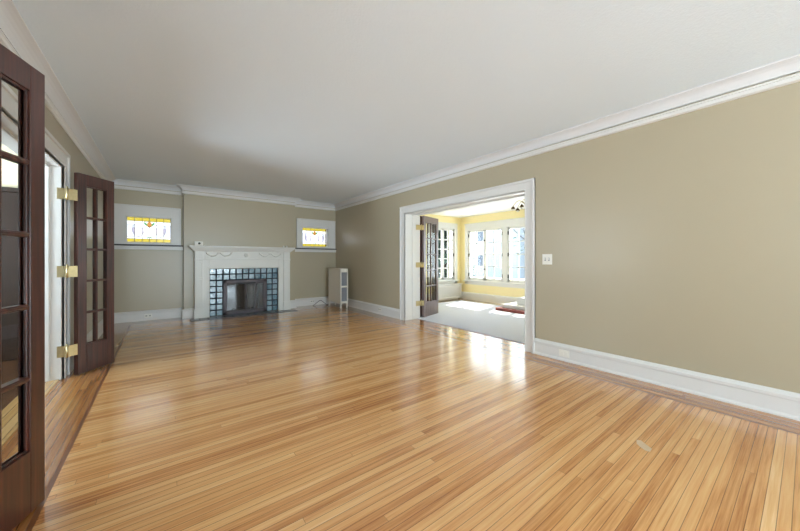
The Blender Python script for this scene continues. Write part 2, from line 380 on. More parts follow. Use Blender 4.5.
# baseboards
BH = .192
bprof = [(0, 0.0), (.03, 0.0), (.03, .014), (.022, .03), (.02, .134), (.030, .141), (.030, .166), (.016, .185), (.008, BH), (0, BH)]
CW = .13
def base(name, *paths):
    b = MB()
    for p in paths: b.sweep(p, bprof)
    return struct(b.build(name, M['white']))
base('baseboard_right', [(XR, YR), (XR, OR0 - CW)], [(XR, OR1 + CW), (XR, YA)])
base('baseboard_back', [(XR, YA), (BX1, YA), (BX1, YB), (2.37, YB)], [(.49, YB), (BX0, YB), (BX0, YA), (XL, YA)])
base('baseboard_left', [(XL, YA), (XL, OL1 + .16)], [(XL, OL0 - .16), (XL, YR)])
base('baseboard_rear', [(XL, YR), (XR, YR)])

# casings of the two openings
def casing(name, X, sgn, y0, y1, zt, cw, depth, m=None):
    """casing on plane X, room on side sgn; jamb lining goes `depth` behind"""
    b = MB()
    def bar(ya, yb, za, zb, t): b.box(min(X, X + sgn * t), max(X, X + sgn * t), ya, yb, za, zb)
    for ya, yb, o in ((y0 - cw, y0, -1), (y1, y1 + cw, 1)):
        bar(ya, yb, 0, zt + cw, .02)
        oy = ya if o < 0 else yb
        bar(min(oy, oy - o * .03), max(oy, oy - o * .03), 0, zt + cw, .036)
        iy = yb if o < 0 else ya
        bar(min(iy, iy + o * .014), max(iy, iy + o * .014), 0, zt, .026)
    bar(y0 - cw, y1 + cw, zt, zt + cw, .021); bar(y0 - cw, y1 + cw, zt + cw - .03, zt + cw, .037); bar(y0, y1, zt, zt + .014, .027)
    Xb = X - sgn * depth
    a, c = min(X, Xb), max(X, Xb)
    b.box(a, c, y0, y0 + .014, 0, zt); b.box(a, c, y1 - .014, y1, 0, zt); b.box(a, c, y0, y1, zt - .014, zt)
    # stop bead in the middle of the lining
    mid = (a + c) / 2
    b.box(mid - .02, mid + .02, y0 + .014, y0 + .026, 0, zt - .014); b.box(mid - .02, mid + .02, y1 - .026, y1 - .014, 0, zt - .014); b.box(mid - .02, mid + .02, y0, y1, zt - .03, zt - .014)
    # the casing on the other side
    X2 = Xb
    for ya, yb in ((y0 - cw, y0), (y1, y1 + cw)): b.box(min(X2, X2 - sgn * .02), max(X2, X2 - sgn * .02), ya, yb, 0, zt + cw)
    b.box(min(X2, X2 - sgn * .02), max(X2, X2 - sgn * .02), y0 - cw, y1 + cw, zt, zt + cw)
    return struct(b.build(name, M['white'], bevel=.003))
casing('trim_3', XR, -1, OR0, OR1, OZ, CW, WT)
casing('trim_4', XL, 1, OL0, OL1, OLZ, .15, .2)

# ------------------------------------------------------------------ stained glass windows in the alcoves
def stained_window(name, x0, x1, cx0, cx1, rx0, rx1):
    """glass x0..x1; casing cx0..cx1; ledge rail rx0..rx1"""
    z0, z1 = WZ0, WZ1
    b = MB(); yf = YA - .022
    b.box(cx0, x0, yf, YA, 1.452, 2.19); b.box(x1, cx1, yf, YA, 1.452, 2.19); b.box(x0, x1, yf, YA, z1, 2.19); b.box(x0, x1, yf, YA, 1.452, z0)
    # raised outer back band
    b.box(cx0, cx0 + .018, yf - .012, yf, 1.452, 2.19); b.box(cx1 - .018, cx1, yf - .012, yf, 1.452, 2.19); b.box(cx0, cx1, yf - .012, yf, 2.17, 2.19)
    # recess lining
    for a in ((x0, x0 + .012, z0, z1), (x1 - .012, x1, z0, z1), (x0, x1, z0, z0 + .012), (x0, x1, z1 - .012, z1)):
        b.box(a[0], a[1], yf, YA + .09, a[2], a[3])
    w = struct(b.build(name, M['white'], bevel=.003))
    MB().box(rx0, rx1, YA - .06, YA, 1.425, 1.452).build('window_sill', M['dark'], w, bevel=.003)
    a = MB(); a.box(rx0, rx1, YA - .024, YA, 1.355, 1.425); a.box(rx0, rx1, YA - .032, YA, 1.355, 1.367)
    a.build('apron', M['white'], w, bevel=.003)
    # glass: one mesh of coloured pieces
    gx0, gx1, gz0, gz1 = x0 + .02, x1 - .02, z0 + .015, z1 - .015; y = YA + .06
    Wd, Hh = gx1 - gx0, gz1 - gz0
    P = lambda u, v, d=0: (gx0 + u * Wd, y - d, gz1 - v * Hh)
    g = MB()
    cu = [0, .165, .335, .5, .665, .835, 1]; cvv = [0, .15, .30, .80, .86, 1]
    pal = {'w': 0, 'l': 1, 'y': 2, 'o': 3, 'g': 4, 'L': 5, 'Y': 6}
    rows = ['yyyyyy', 'wwwwww', 'lwwwwl', 'wwwwww', 'yyyyyy']
    for j in range(5):
        for i in range(6):
            g.mi = pal[rows[j][i]]
            g.poly([P(cu[i], cvv[j]), P(cu[i + 1], cvv[j]), P(cu[i + 1], cvv[j + 1]), P(cu[i], cvv[j + 1])])
    def shape(c, pts, d):
        g.mi = pal[c]; g.poly([P(*p, d) for p in pts])
    # lotus flower with leaves, and the base of its stem
    for s_ in (-1, 1):
        shape('g', [(.5 + s_ * .04, .27), (.5 + s_ * .11, .15), (.5 + s_ * .125, .24), (.5 + s_ * .07, .34)], .002)
        shape('Y', [(.5, .37), (.5 + s_ * .085, .20), (.5 + s_ * .055, .34)], .004)
        shape('g', [(.5, .80), (.5 + s_ * .045, .74), (.5 + s_ * .05, .86)], .002)
        # lavender swag lobes and white roundels
        shape('L', [(.5 + s_ * (.25 + .14 * cos(t)), .42 + .36 * sin(t)) for t in [k * pi / 8 for k in range(9)]], .001)
    shape('o', [(.5, .12), (.555, .22), (.53, .36), (.5, .40), (.47, .36), (.445, .22)], .005)
    g.build('stained_glass', [M['st_white'], M['st_lav'], M['st_yellow'], M['ov_orange'], M['ov_green'], M['ov_lav'], M['ov_yellow']], w, recalc=False)
    l = MB(); D = .006; r = .0045
    def ln(*pts): l.tube([P(*p, D) for p in pts], r, 6)
    for u in cu[1:-1]:
        ln((u, 0), (u, .15)); ln((u, .80), (u, 1))
        if u != .5: ln((u, .15), (u, .80))
    ln((.5, .40), (.5, .80))
    for v in (.15, .80, .86): ln((0, v), (1, v))
    ln((0, .30), (.40, .30)); ln((.60, .30), (1, .30))
    for s_ in (-1, 1):
        ln(*[(.5 + s_ * (.25 + .14 * cos(t)), .42 + .36 * sin(t)) for t in [k * pi / 12 for k in range(13)]])
        ln((.5, .40), (.5 + s_ * .055, .34), (.5 + s_ * .125, .24), (.5 + s_ * .11, .15))
    for u in (.165, .335, .665, .835):
        l.tube([P(u + .035 * cos(t), .36 + .07 * sin(t), D) for t in [k * 2 * pi / 12 for k in range(12)]], r, 6, closed=True)
    l.build('lead_came', M['lead'], w)
    f = MB()
    for q in ((x0 + .006, gx0 + .004, z0, z1), (gx1 - .004, x1 - .006, z0, z1), (x0, x1, z0, gz0 + .004), (x0, x1, gz1 - .004, z1)):
        f.box(q[0], q[1], y - .015, y + .02, q[2], q[3])
    f.build('sash', M['white'], w, bevel=.003)
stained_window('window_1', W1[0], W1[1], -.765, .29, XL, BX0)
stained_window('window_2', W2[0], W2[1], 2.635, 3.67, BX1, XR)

# unseen windows: rear wall, plus left-wall ones added to brighten the right wall
b = MB()
for a0, a1 in ((-.45, .95), (1.05, 2.3), (2.4, 3.35)):
    for q in ((a0 - .1, a0, .45, 2.35), (a1, a1 + .05, .45, 2.35), (a0 - .1, a1 + .05, 2.25, 2.35), (a0 - .1, a1 + .05, .45, .55)):
        b.box(q[0], q[1], YR - .02, YR + .03, q[2], q[3])
    b.box(a0, a1, YR - .12, YR - .08, 1.37, 1.43)
    b.box((a0 + a1) / 2 - .012, (a0 + a1) / 2 + .012, YR - .12, YR - .09, .55, 2.25)
for a0, a1 in ((-4.3, -3.1), (-3.0, -1.8), (-1.7, -.5)):
    for q in ((a0 - .1, a0, .45, 2.35), (a1, a1 + .1, .45, 2.35), (a0 - .1, a1 + .1, 2.25, 2.35), (a0 - .1, a1 + .1, .45, .55)):
        b.box(XL - .03, XL + .02, q[0], q[1], q[2], q[3])
    b.box(XL - .12, XL - .08, a0, a1, 1.37, 1.43)
struct(b.build('rear_and_added_windows', M['white']))

# ------------------------------------------------------------------ dining room shell
struct(MB().box(DX0, DX1 + .1, DY0 - .1, DY1 + .1, -.05, 0).build('floor_dining', M['pine']))
struct(MB().box(DX0 - .01, DX1 + .25, DY0 - .2, DY1 + .25, DH, DH + .15).build('ceiling_dining', M['dwhite']))
# far wall with casement pairs
CZ0, CZ1 = .57, 2.01
PAIRS = [(4.84, 6.01), (3.54, 4.71), (2.24, 3.41)]
wall_grid('wall_dining_far', 'X', DX1, DX1 + .2, DY0 - .2, DY1 + .2, 0, DH, [(a, c, CZ0, CZ1) for a, c in PAIRS], M['yellow'])
SW = (5.90, 6.80)
wall_grid('wall_dining_side', 'Y', DY1, DY1 + .2, DX0, DX1, 0, DH, [(SW[0], SW[1], CZ0, 2.06)], M['yellow'])
wall_grid('wall_dining_near', 'Y', DY0 - .2, DY0, DX0, DX1, 0, DH, [], M['yellow'])
struct(MB().box(DX0, DX0 + .006, DY0, OR0 - CW, 0, DH).box(DX0, DX0 + .006, OR1 + CW, DY1, 0, DH).box(DX0, DX0 + .006, OR0 - CW, OR1 + CW, OZ + CW, DH).build('wall_dining_inner', M['yellow']))
b = MB()
dprof = [(0, 0), (.022, 0), (.02, .16), (.026, .165), (.02, .2), (.008, .215), (0, .215)]
b.sweep([(DX1, DY0), (DX1, DY1), (DX0, DY1)], dprof)
struct(b.build('baseboard_dining', M['white']))

def sash(parent, axis, P, a0, a1, z0, z1, cols, rows, bar=.026, stile=.045):
    """glazed sash in plane P; axis 'X' -> spans Y"""
    b = MB(); t = .018
    def bx(u0, u1, c0, c1, tt):
        if axis == 'X': b.box(P - tt, P + tt, u0, u1, c0, c1)
        else: b.box(u0, u1, P - tt, P + tt, c0, c1)
    bx(a0, a0 + stile, z0, z1, t); bx(a1 - stile, a1, z0, z1, t); bx(a0, a1, z0, z0 + stile * 1.4, t); bx(a0, a1, z1 - stile, z1, t)
    g0, g1, h0, h1 = a0 + stile, a1 - stile, z0 + stile * 1.4, z1 - stile
    for i in range(1, cols): u = g0 + (g1 - g0) * i / cols; bx(u - bar / 2, u + bar / 2, h0, h1, .012)
    for i in range(1, rows): v = h0 + (h1 - h0) * i / rows; bx(g0, g1, v - bar / 2, v + bar / 2, .012)
    o = b.build('sash', M['white'], parent)
    g = MB()
    if axis == 'X': g.poly([(P, g0, h0), (P, g1, h0), (P, g1, h1), (P, g0, h1)])
    else: g.poly([(g0, P, h0), (g1, P, h0), (g1, P, h1), (g0, P, h1)])
    g.build('glass', M['winglass'], o)
    return o
# one wide white frame around the three casement pairs
b = MB(); y0, y1 = PAIRS[-1][0], PAIRS[0][1]
f0 = DX1 - .025
b.box(f0, DX1, y0 - .1, y0, .46, 2.2); b.box(f0, DX1, y1, y1 + .1, .46, 2.2); b.box(f0, DX1, y0, y1, CZ1, 2.2)
b.box(f0 - .012, f0, y0 - .12, y1 + .12, 2.17, 2.2)
b.box(f0 - .045, DX1, y0 - .12, y1 + .12, CZ0 - .035, CZ0); b.box(f0, DX1, y0 - .1, y1 + .1, .45, CZ0 - .035)
for (a, _), (_, c) in zip(PAIRS, PAIRS[1:]): b.box(f0, DX1 + .1, c, a, CZ0, CZ1)
for a, c in PAIRS:
    b.box(DX1, DX1 + .12, a, a + .012, CZ0, CZ1); b.box(DX1, DX1 + .12, c - .012, c, CZ0, CZ1); b.box(DX1, DX1 + .12, a, c, CZ1 - .012, CZ1); b.box(DX1, DX1 + .12, a, c, CZ0, CZ0 + .012)
w4 = struct(b.build('window_4', M['white'], bevel=.003))
for a, c in PAIRS:
    m = (a + c) / 2
    for u0, u1, hs in ((a + .012, m - .002, a + .02), (m + .002, c - .012, c - .02)):
        s_ = sash(w4, 'X', DX1 + .03, u0, u1, CZ0 + .012, CZ1 - .012, 2, 4)
        for z in (CZ0 + .16, (CZ0 + CZ1) / 2, CZ1 - .16):
            MB().box(DX1 - .004, DX1 + .016, hs - .011, hs + .011, z - .045, z + .045).build('hinge', M['iron'], s_)
    for z in (CZ0 + .32, CZ1 - .32):
        MB().box(DX1 - .006, DX1 + .014, m - .012, m + .03, z - .012, z + .02).build('latch', M['iron'], w4)
# side window
b = MB(); a0, a1 = SW; f1 = DY1 - .025
b.box(a0 - .12, a0, f1, DY1, .46, 2.22); b.box(a1, a1 + .12, f1, DY1, .46, 2.22); b.box(a0, a1, f1, DY1, 2.06, 2.22); b.box(a0 - .14, a1 + .14, f1 - .04, DY1, CZ0 - .035, CZ0); b.box(a0 - .12, a1 + .12, f1, DY1, .45, CZ0 - .035)
b.box(a0, a0 + .012, DY1, DY1 + .12, CZ0, 2.06); b.box(a1 - .012, a1, DY1, DY1 + .12, CZ0, 2.06); b.box(a0, a1, DY1, DY1 + .12, 2.048, 2.06); b.box(a0, a1, DY1, DY1 + .12, CZ0, CZ0 + .012)
w5 = struct(b.build('window_5', M['white'], bevel=.003))
m = (a0 + a1) / 2
for u0, u1, hs in ((a0 + .012, m - .002, a0 + .02), (m + .002, a1 - .012, a1 - .02)):
    s_ = sash(w5, 'Y', DY1 + .03, u0, u1, CZ0 + .012, 2.048, 2, 5, bar=.034)
    for z in (CZ0 + .16, 1.3, 1.9):
        MB().box(hs - .011, hs + .011, DY1 - .004, DY1 + .016, z - .045, z + .045).build('hinge', M['iron'], s_)

# ------------------------------------------------------------------ hall beyond the left opening
hx = -3.0
struct(MB().box(hx, XL - .2, OL0 - 1.2, OL1 + 1.2, -.05, 0).build('floor_hall', M['hallfloor']))
struct(MB().box(hx - .1, XL - .2, OL0 - 1.3, OL1 + 1.3, 2.5, 2.6).build('ceiling_hall', M['dwhite']))
b = MB(); b.box(hx - .1, hx, OL0 - 1.2, 3.0, 0, 2.5); b.box(hx - .1, hx, 5.0, OL1 + 1.2, 0, 2.5); b.box(hx - .1, hx, 3.0, 5.0, 0, .65); b.box(hx - .1, hx, 3.0, 5.0, 2.25, 2.5); b.box(hx, XL - .2, OL0 - 1.3, OL0 - 1.2, 0, 2.5); b.box(hx, XL - .2, OL1 + 1.2, OL1 + 1.3, 0, 2.5)
struct(b.build('wall_hall', M['hallpaint']))
b = MB()
b.box(hx - .02, hx + .03, 2.87, 3.0, .55, 2.37); b.box(hx - .02, hx + .03, 5.0, 5.13, .55, 2.37); b.box(hx - .02, hx + .03, 2.87, 5.13, 2.25, 2.37); b.box(hx - .02, hx + .06, 2.87, 5.13, .58, .65)
b.box(hx - .08, hx, 3.96, 4.04, .65, 2.25); b.box(hx - .06, hx - .03, 3.0, 5.0, 1.42, 1.47)
struct(MB().box(XL - .2, XL - .015, OL0 + .014, OL1 - .014, .0005, .006).build('trim_6', M['pine']))
struct(b.build('added_hall_window', M['white'], bevel=.004))  # unseen window, added as the way in for the hall fill lamps
# dark stained wainscot at the end of the hall
b = MB(); ye = OL1 + 1.2
b.box(hx, XL - .2, ye - .02, ye, 0, 1.95); b.box(hx, XL - .2, ye - .05, ye, 1.95, 2.0)
for k in range(6):
    x = hx + .05 + k * .34; b.box(x, x + .07, ye - .035, ye - .02, 0, 1.95)
b.box(hx, hx + .02, OL0 - 1.2, 2.85, 0, 1.95); b.box(hx, hx + .02, 5.15, ye, 0, 1.95)
struct(b.build('trim_5', M['darkwood'], bevel=.003))

# ------------------------------------------------------------------ folding glazed doors
DT = .045
def leaf(root, origin, d, w, h, rows=5, cols=2, name='leaf', m='doorwood'):
    """door leaf: x along width from origin, y = thickness away from the viewer"""
    ang = math.atan2(d[1], d[0])
    b = MB(); st = .085; zt, zb = h - .118, .285
    b.box(0, st, 0, DT, 0, h); b.box(w - st, w, 0, DT, 0, h); b.box(st, w - st, 0, DT, zt, h); b.box(st, w - st, 0, DT, 0, zb)
    # bottom panel is a little sunk between the stiles
    g0, g1 = st, w - st
    # sticking: stepped bead round the glazed part on both faces
    for y0, y1 in ((.008, .016), (DT - .016, DT - .008)):
        b.box(g0, g0 + .009, y0, y1, zb, zt); b.box(g1 - .009, g1, y0, y1, zb, zt); b.box(g0, g1, y0, y1, zb, zb + .009); b.box(g0, g1, y0, y1, zt - .009, zt)
    mw = .012
    for i in range(1, cols):
        x = g0 + (g1 - g0) * i / cols
        b.box(x - mw, x + mw, .004, DT - .004, zb, zt); b.box(x - .006, x + .006, .001, DT - .001, zb, zt)
    for i in range(1, rows):
        z = zb + (zt - zb) * i / rows
        b.box(g0, g1, .004, DT - .004, z - mw, z + mw); b.box(g0, g1, .001, DT - .001, z - .006, z + .006)
    o = b.build(name, M[m], root, bevel=.003, loc=(origin[0], origin[1], .012), rot=(0, 0, ang))
    MB().poly([(g0, DT / 2, zb), (g1, DT / 2, zb), (g1, DT / 2, zt), (g0, DT / 2, zt)]).build('glass', M['glass'], o)
    return o
def hinge(parent, pin, jamb, dplate, z, hh=.055):
    """wide-throw brass hinge: pin xy, jamb plate (x0,x1,y0,y1), door plate end xy; parent sits at the world origin"""
    b = MB()
    b.tube([(pin[0], pin[1], z - hh - .006), (pin[0], pin[1], z + hh + .006)], .009, 10)
    b.tube([(pin[0], pin[1], z + hh + .006), (pin[0], pin[1], z + hh + .016)], .006, 8)
    if jamb: b.box(*jamb, z - hh, z + hh)
    for e in dplate:
        p = Vector(pin).to_2d() if len(pin) > 2 else Vector(pin); q = Vector(e); n = (q - p).normalized(); m = Vector((-n.y, n.x)) * .002
        b.prism([(p.x + m.x, p.y + m.y, z - hh), (q.x + m.x, q.y + m.y, z - hh), (q.x - m.x, q.y - m.y, z - hh), (p.x - m.x, p.y - m.y, z - hh)], (0, 0, 2 * hh))
    return b.build('hinge', M['brass'], parent)
def unit(x, y): l = math.hypot(x, y); return (x / l, y / l)

# far door of the left opening
t = empty('french_door')
tag(t, 'dark stained glazed french door with brass hinges, at the far side of the left opening', 'door', 'french doors')
d = unit(.236, .291); nrm = (-d[1], d[0]); o1 = (-.676, 4.439); w1 = .385
leaf(t, o1, d, w1, 2.03)
g_ = DT + .014
pin = (-.742, 4.385)
for z in (.27, 1.05, 1.81):
    hinge(t, pin, (-.815, -.742, OL1 - .018, OL1 - .014), [(-.742, OL1 - .016), (o1[0] + nrm[0] * .004 - d[0] * .002, o1[1] + nrm[1] * .004 - d[1] * .002)], z)
# near door of the left opening
t = empty('french_door')
tag(t, 'dark stained glazed french door at the left picture edge, nearest the camera', 'door', 'french doors')
e1 = (-.451, 2.231); d = unit(.332, .943); nrm = (-d[1], d[0]); wn_ = .47; o1 = (e1[0] - d[0] * wn_, e1[1] - d[1] * wn_)
leaf(t, o1, d, wn_, 2.045)
# rebated meeting strip on the free edge
m_ = MB(); m_.box(wn_, wn_ + .006, .012, DT, .012, 2.02); m_.build('meeting_strip', M['doorwood'], t, loc=(o1[0], o1[1], .012), rot=(0, 0, math.atan2(d[1], d[0])))
q = (o1[0] + nrm[0] * .004 - d[0] * .002, o1[1] + nrm[1] * .004 - d[1] * .002)
for z in (.27, 1.05, 1.81):
    hinge(t, (-.742, 1.745), (-.815, -.742, OL0 + .014, OL0 + .018), [(-.742, OL0 + .016), q], z)

# folded door in the dining room opening
t = empty('french_door')
tag(t, 'dark wood folding glazed door, glare painted grey on its front leaf, swung into the dining room, brass hinged to the white opening', 'door', 'french doors')
d = unit(.593, .196); nrm = (-d[1], d[0]); o1 = (4.142, 4.643); w1 = .62
leaf(t, o1, d, w1, 2.03, m='glare_wood')
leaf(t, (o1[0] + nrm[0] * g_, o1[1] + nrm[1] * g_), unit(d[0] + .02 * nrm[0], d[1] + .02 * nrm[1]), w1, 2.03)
for z in (.30, 1.06, 1.80):
    hinge(t, (4.085, 4.652), (3.95, 4.085, OR1 - .018, OR1 - .014), [(4.085, OR1 - .016), (o1[0] - d[0] * .003, o1[1] - d[1] * .003)], z, .05)

# ------------------------------------------------------------------ fireplace
MC = 1.425
t = empty('mantelpiece', (MC, YB, 0))
tag(t, 'ivory painted wooden mantelpiece with garland frieze around the blue tiled fireplace', 'mantelpiece')
hb = .925                                   # half width of the body
def mb_(): return MB()
YF = -.19                                   # front of pilasters, local y
tw = TS * 5.5                               # half width of tile opening
b = mb_()                                   # shelf with stepped bed mouldings
b.box(-1.02, 1.02, YF - .085, 0, 1.405, 1.44)
prof = [(.075, 1.405), (.065, 1.39), (.045, 1.378), (.03, 1.36), (.018, 1.345), (.012, 1.335)]
for (o0, z1), (o1_, z0) in zip(prof, prof[1:]):
    b.box(-hb - o0, hb + o0, YF - o0, 0, z0, z1)
b.build('mantel_shelf', M['cream'], t, bevel=.005)
b = mb_(); b.box(-hb + .13, hb - .13, YF + .025, 0, 1.18, 1.335)
b.box(-hb - .008, hb + .008, YF - .01, 0, 1.165, 1.182)
for xa, xb in ((-.74, -.26), (.26, .74)):
    b.box(xa, xb, YF + .019, YF + .03, 1.325, 1.33); b.box(xa, xb, YF + .019, YF + .03, 1.192, 1.197); b.box(xa, xa + .005, YF + .019, YF + .03, 1.192, 1.33); b.box(xb - .005, xb, YF + .019, YF + .03, 1.192, 1.33)
b.build('frieze', M['cream'], t, bevel=.003)
yy = YF + .024
for s_ in (-1, 1):
    for c0 in (.62, .38):
        b = mb_()
        for k in range(-8, 8):                     # a swag of overlapping leaves
            u0, u1 = k / 8, (k + 1) / 8
            p = lambda u: (s_ * (c0 + .10 * u), yy, 1.295 - .06 * (1 - u * u))
            b.tube([p(u0), p(u1)], .008 + .006 * (1 - abs(u0)), 8, .012 + .006 * (1 - abs(u1)))
        for k in (-8, 8): b.lathe([(.004, -.02), (.016, -.01), (.018, 0), (.012, .014), (.003, .02)], (s_ * (c0 + .10 * k / 8), yy, 1.295), 10)
        b.build('garland', M['cream'], t)
b = mb_()
for k in range(8):
    a = k * pi / 4; b.tube([(0, yy, 1.26), (.042 * cos(a), yy - .004, 1.26 + .042 * sin(a))], .006, 8, .012)
b.lathe([(.004, -.02), (.02, 0), (.004, .02)], (0, yy, 1.26), 10)
b.build('rosette', M['cream'], t)
for s_ in (-1, 1):
    b = mb_(); xo, xi = s_ * hb, s_ * (hb - .14)
    a, c = min(xo, xi), max(xo, xi)
    b.box(a, c, YF, 0, 0, 1.335); b.box(a - .012, c + .012, YF - .014, 0, 0, .19); b.box(a - .006, c + .006, YF - .007, 0, .19, .205)
    b.box(a - .006, c + .006, YF - .008, 0, 1.14, 1.165)
    for za, zb_ in ((.80, 1.12), (.24, .77)):   # raised beads of the two panels
        for q in ((a + .025, a + .032, za, zb_), (c - .032, c - .025, za, zb_), (a + .025, c - .025, za, za + .007), (a + .025, c - .025, zb_ - .007, zb_)):
            b.box(q[0], q[1], YF - .006, YF, q[2], q[3])
    b.build('pilaster', M['cream'], t, bevel=.003)
b = mb_(); yi = YF + .03
b.box(-hb + .14, -tw, yi, 0, 0, 1.18); b.box(tw, hb - .14, yi, 0, 0, 1.18); b.box(-tw, tw, yi, 0, TS * 8, 1.18)
for o in (.0, .03):
    h_ = TS * 8 + o
    b.box(-tw - o - .012, -tw - o, yi - .012 + o * .2, yi, 0, h_ + .012); b.box(tw + o, tw + o + .012, yi - .012 + o * .2, yi, 0, h_ + .012); b.box(-tw - o, tw + o, yi - .012 + o * .2, yi, h_, h_ + .012)
b.build('surround_frame', M['cream'], t, bevel=.003)
# tile facing (object origin on the tile grid so each cell takes one glaze tone)
t2 = empty('tile_surround', (MC - tw, YB, 0))
tag(t2, 'blue grey glazed square tiles with dark grout around the firebox', 'tile surround')
b = MB(); b.box(0, TS * 2, -.10, -.025, 0, TS * 8); b.box(TS * 9, TS * 11, -.10, -.025, 0, TS * 8); b.box(TS * 2, TS * 9, -.10, -.025, TS * 6, TS * 8)
b.build('grout_bed', M['grout'], t2)
b = MB(); gp = .012
for i in range(11):
    for j in range(8):
        if 2 <= i <= 8 and j < 6: continue
        b.box(i * TS + gp, (i + 1) * TS - gp, -.108, -.098, j * TS + gp, (j + 1) * TS - gp)
b.build('glazed_tiles', M['tile'], t2, bevel=.004)
t3 = empty('hearth', (MC, 7.02, 0))
tag(t3, 'flush dark slate tiled hearth strip in front of the fireplace', 'hearth')
hb_ = MB(); yb1, yb2 = YB - .207 - 7.02, YB - .112 - 7.02
hb_.prism([(-1.005, 0, .0005), (1.015, 0, .0005), (1.015, yb1, .0005), (tw - .012, yb1, .0005), (tw - .012, yb2, .0005), (-tw + .012, yb2, .0005), (-tw + .012, yb1, .0005), (-1.005, yb1, .0005)], (0, 0, .004)).build('mortar_bed', M['grout'], t3)
b = MB()
for k in range(14):
    xa = -1.005 + k * 2.02 / 14
    for ya, yb in ((.006, .125), (.135, yb1 - .006)): b.box(xa + .008, xa + 2.02 / 14 - .008, ya, yb, .004, .007)
for k in range(9):
    xa = -tw + .02 + k * (2 * tw - .04) / 9; b.box(xa + .006, xa + (2 * tw - .04) / 9 - .006, yb1 + .006, yb2 - .004, .004, .007)
b.build('slate_tiles', M['slate'], t3)
b = MB()
# screen
sx0, sx1, sz = MC - TS * 3.5 + .002, MC + TS * 3.5 - .002, TS * 6 - .004
t = empty('fireplace_screen', (MC, YB - .13, 0))
tag(t, 'gunmetal framed glass fire screen set inside the blue tiles', 'fire screen')
b = MB(); hw = (sx1 - sx0) / 2; fr = .064
b.box(-hw, -hw + fr, 0, .04, .008, sz); b.box(hw - fr, hw, 0, .04, .008, sz); b.box(-hw, hw, 0, .04, sz - fr, sz); b.box(-hw, hw, 0, .04, .008, .075)
b.box(-hw + fr, hw - fr, .004, .02, sz - fr - .012, sz - fr)
b.build('frame', M['gun'], t, bevel=.005)
b = MB(); b.box(-.18, .2, -.004, .03, sz - fr - .03, sz - fr + .008); b.build('vent_hood', M['iron'], t, bevel=.003)
for s_ in (-1, 1):
    a, c = (-hw + fr, -.006) if s_ < 0 else (.006, hw - fr)
    b = MB(); z0, z1 = .078, sz - fr - .012
    b.box(a, a + .012, .012, .03, z0, z1); b.box(c - .012, c, .012, .03, z0, z1); b.box(a, c, .012, .03, z0, z0 + .012); b.box(a, c, .012, .03, z1 - .012, z1)
    b.box((a + c) / 2 - .005, (a + c) / 2 + .005, .014, .028, z0, z1)
    dr = b.build('glass_door', M['gun'], t)
    MB().poly([(a + .01, .021, z0 + .01), (c - .01, .021, z0 + .01), (c - .01, .021, z1 - .01), (a + .01, .021, z1 - .01)]).build('glass', M['smoke'], dr)
    MB().lathe([(.003, -.03), (.008, -.028), (.008, .028), (.003, .03)], (s_ * .02, .004, (z0 + z1) / 2), 8).build('handle', M['iron'], dr)
# ashes grate in the firebox
b = MB()
for k in range(7): b.tube([(MC - .21 + .07 * k, YB + .03, .09), (MC - .21 + .07 * k, YB + .15, .09)], .008, 6)
for yy in (YB + .05, YB + .13): b.tube([(MC - .24, yy, .08), (MC + .24, yy, .08)], .009, 6)
for xx in (-.2, .2):
    for yy in (YB + .05, YB + .13): b.tube([(MC + xx, yy, 0.005), (MC + xx, yy, .08)], .009, 6)
tag(b.build('fire_grate', M['iron']), 'black iron grate inside the firebox behind the glass screen', 'grate')
# small things on the shelf
t = empty('sensor_box', (.565, YB - .17, 1.44))
tag(t, 'small ivory box with a dark round dot on the left end of the mantel shelf', 'box')
MB().box(-.075, .075, -.035, .035, 0, .085).build('case', M['plate'], t, bevel=.012)
b = MB(); b.tube([(0.01, -.034, .045), (0.01, -.038, .045)], .022, 14); b.build('dial', M['slot'], t)
t = tag(MB().box(2.20, 2.32, YB - .15, YB - .10, 1.44, 1.446).lathe([(.016, 0), (.02, .006), (.014, .03), (.006, .036)], (2.225, YB - .125, 1.446), 12).lathe([(.016, 0), (.02, .006), (.014, .03), (.006, .036)], (2.295, YB - .125, 1.446), 12).build('shaker_tray', M['cream']),
    'tiny cream tray with two knobs on the right end of the mantel shelf', 'ornament')

# ------------------------------------------------------------------ heater cabinet in the far right corner
t = empty('radiator_cover', (3.46, 7.08, 0))
tag(t, 'tall ivory metal radiator cover with a mesh front in the far right corner', 'radiator cover')
x0, x1, y0, y1 = -.102, .102, -.335, .335; zb, zt = .115, .942
b = MB()
b.box(x0, x0 + .012, y0, y1, zb, zt); b.box(x1 - .012, x1, y0, y1, zb, zt); b.box(x0, x1, y1 - .012, y1, zb, zt); b.box(x0, x1, y0, y1, zt - .02, zt); b.box(x0, x1, y0, y1, zb, zb + .012)
b.box(x0 - .004, x1 + .004, y0 - .004, y1 + .004, zt - .01, zt + .004)
b.build('cabinet', M['radiator'], t, bevel=.005)
b = MB(); st = .03
b.box(x0, x0 + st, y0 - .006, y0 + .01, zb, zt - .02); b.box(x1 - st, x1, y0 - .006, y0 + .01, zb, zt - .02)
for za, zc in ((zb, zb + .05), (.495, .535), (zt - .085, zt - .02)): b.box(x0, x1, y0 - .006, y0 + .01, za, zc)
b.build('front_frame', M['radiator'], t, bevel=.003)
for za, zc in ((zb + .05, .495), (.535, zt - .085)):
    b = MB()
    for k in range(15): x = x0 + st + (x1 - x0 - 2 * st) * k / 14; b.box(x - .0035, x + .0035, y0, y0 + .004, za, zc)
    n = int((zc - za) / .012)
    for k in range(n + 1): z = za + (zc - za) * k / n; b.box(x0 + st, x1 - st, y0 + .003, y0 + .007, z - .0028, z + .0028)
    b.build('mesh_panel', M['mesh'], t)
